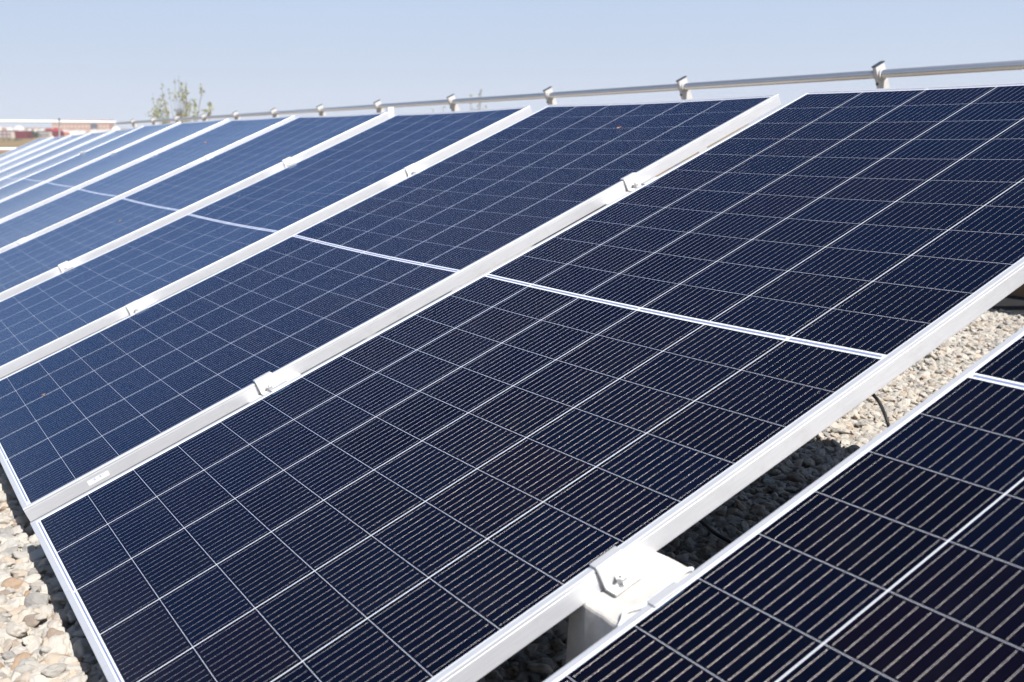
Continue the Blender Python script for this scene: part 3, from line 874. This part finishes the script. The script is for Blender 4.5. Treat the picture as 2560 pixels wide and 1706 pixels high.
def poplar(base_px, clumps, d, label, trunk_x):
    mid = at(trunk_x, 300, d)
    zb = -7.6
    t = empty('poplar_tree', (mid.x, mid.y, zb)); tag(t, label, 'tree')
    inv = Vector((mid.x, mid.y, zb))
    bm = bmesh.new()
    bm_tube(bm, [Vector((0, 0, -.3)), Vector((.1, .1, 4)), Vector((0, .1, 8)), Vector((.05, 0, 10.6))], [.32, .26, .16, .05], 10)
    ends = {}
    for (px, py, rx, rz, n) in clumps:
        c = at(px, py, d + rng.uniform(-1.2, 1.2)) - inv
        s0 = Vector((rng.uniform(-.1, .1), 0, 5.0 + rng.uniform(-1, 2)))
        lowc = Vector((c.x, c.y, max(c.z - rz * 2.2, 6)))
        bm_tube(bm, [s0, (s0 + lowc) / 2 + Vector((0, 0, -.4)), lowc, c + Vector((0, 0, rz * 1.5))], [.035, .025, .014, .006], 6)
    bm_obj('trunk', bm, M_BARK, t)
    bm = bmesh.new()
    for (px, py, rx, rz, n) in clumps:
        c = at(px, py, d + rng.uniform(-1.2, 1.2)) - inv
        leaf_cloud(bm, c, rx * .9, rz, int(n * .62), .085)
    # lower crown, hidden from here by the panels
    for k in range(26):
        leaf_cloud(bm, (rng.normal(0, 1.4), rng.normal(0, 1.4), rng.uniform(4.5, 9.0)), .45, .5, 60, .1)
    bm_obj('crown', bm, M_LEAF, t)
cl = [(386, 288, .30, .22, 110), (395, 278, .25, .25, 90), (403, 288, .3, .2, 90), (400, 258, .14, .30, 50), (384, 252, .08, .2, 16), (408, 240, .10, .18, 30), (412, 262, .14, .3, 55), (418, 280, .16, .25, 60), (424, 232, .08, .14, 18), (435, 240, .08, .3, 26), (446, 240, .08, .25, 22),
      (453, 218, .10, .22, 40), (457, 234, .16, .25, 80), (464, 226, .12, .3, 60), (460, 248, .16, .25, 80), (468, 262, .18, .3, 90), (474, 276, .20, .25, 90), (452, 280, .2, .18, 70), (446, 284, .16, .16, 40), (462, 290, .25, .15, 80), (487, 258, .10, .22, 50), (490, 274, .12, .2, 40), (486, 290, .16, .14, 50),
      (503, 216, .05, .12, 20), (504, 228, .11, .16, 50), (513, 277, .10, .10, 40), (524, 260, .10, .12, 40), (528, 270, .10, .14, 40), (524, 284, .13, .16, 50), (437, 205, .06, .25, 10), (447, 200, .05, .2, 8), (405, 215, .05, .25, 8), (466, 208, .05, .2, 8), (412, 300, .2, .2, 60), (465, 302, .2, .2, 60), (420, 310, .3, .2, 60)]
poplar(None, cl, 90, 'sparse green poplar rising behind the railing at the left', 455)
cl2 = [(1175, 255, .12, .18, 22), (1178, 240, .10, .14, 10), (1200, 232, .08, .14, 10), (1199, 248, .10, .16, 12), (1196, 262, .12, .14, 12), (1203, 226, .07, .08, 8), (1108, 272, .10, .10, 12), (1082, 275, .05, .06, 8), (1215, 268, .10, .1, 10), (1188, 275, .2, .1, 20)]
poplar(None, cl2, 90, 'thin young poplar tip behind the middle of the railing', 1192)

def bushy(px, py, d, rx, rz, label, nm='tree'):
    p = at(px, py, d); zb = gz(Vector((p.x, p.y)).length)
    t = empty(nm, (p.x, p.y, zb)); tag(t, label, 'tree', 'dark trees of the distant town')
    bm = bmesh.new(); bm_tube(bm, [(0, 0, -.5), (0, 0, max(p.z - zb, 1))], [.35, .15], 8); bm_obj('trunk', bm, M_BARK, t)
    bm = bmesh.new()
    for _ in range(10):
        leaf_cloud(bm, (rng.normal(0, rx * .6), rng.normal(0, rx * .6), p.z - zb + rng.normal(0, rz * .5)), rx * .35, rz * .35, 40, .55)
    bm_obj('crown', bm, M_DLEAF, t)
bushy(80, 336, 940, 2.6, 2.4, 'left one of the two dark green trees beside the grey block')
bushy(88, 337, 940, 2.6, 2.2, 'right one of the two dark green trees beside the grey block')
# hedge below the grey block: one mass
bm = bmesh.new()
for k in range(70):
    p = at(rng.uniform(-30, 52), rng.uniform(353, 359), rng.uniform(780, 850))
    leaf_cloud(bm, p, 1.3, .7, 18, .6)
o = bm_obj('shrubs', bm, M_DLEAF); tag(o, 'dark green shrubs below the grey apartment block', 'shrubs', kind='stuff')

# bits of dry leaf lying on the glass
def leaf_bit(pi, u, v, s, label):
    bm = bmesh.new()
    vs = []
    for k in range(9):
        a_ = 2 * math.pi * k / 9; rr = s * (1 + .35 * math.sin(3 * a_ + pi)) * (.6 if k % 2 else 1)
        vs.append(bm.verts.new((rr * math.cos(a_), .55 * rr * math.sin(a_), .0015 + .0015 * math.cos(2 * a_))))
    f_ = bm.faces.new(vs)
    ex = bmesh.ops.extrude_face_region(bm, geom=[f_]); bmesh.ops.translate(bm, verts=[g_ for g_ in ex['geom'] if isinstance(g_, bmesh.types.BMVert)], vec=(0, 0, .0008))
    o = bm_obj('dry_leaf', bm, simple('dry leaf', (.42, .20, .09), .8, 0, .2, 300))
    uo, zo = panel_pose[pi][0][0], panel_pose[pi][0][2]
    o.matrix_world = BASE @ Matrix.Translation((uo + u, v, zo - .0012 + sag(u, v))) @ Matrix.Rotation(u * 9, 4, 'Z')
    tag(o, label, 'dry leaf', 'dry leaf scraps on the glass')
leaf_bit(2, .767, 2.157, .008, 'tiny orange leaf scrap near the top of the barcode sticker panel')
leaf_bit(2, .433, .184, .006, 'tiny orange leaf scrap near the lower edge of the barcode sticker panel')
leaf_bit(5, .565, 1.984, .011, 'tiny orange leaf scrap high on the mid blue panel')
leaf_bit(4, .757, 1.004, .010, 'tiny orange leaf scrap low on the second panel behind the barcode sticker panel')

# ------------------------------------------------------------------ air between here and the town
def add_haze():
    m = bpy.data.materials.new('summer haze'); m.use_nodes = True
    nt = m.node_tree; nt.nodes.remove(nt.nodes['Principled BSDF'])
    v = nt.nodes.new('ShaderNodeVolumePrincipled')
    v.inputs['Color'].default_value = (.90, .94, 1.0, 1)
    v.inputs['Density'].default_value = 0.00016
    v.inputs['Anisotropy'].default_value = 0.0
    nt.links.new(v.outputs[0], nt.nodes['Material Output'].inputs['Volume'])
    bm = bmesh.new(); bm_box(bm, -4100, 4100, -4100, 4100, -9.0, 62.0)
    o = bm_obj('haze', bm, m); tag(o, 'pale summer haze over the distant town', 'haze', kind='stuff')
    return o
add_haze()
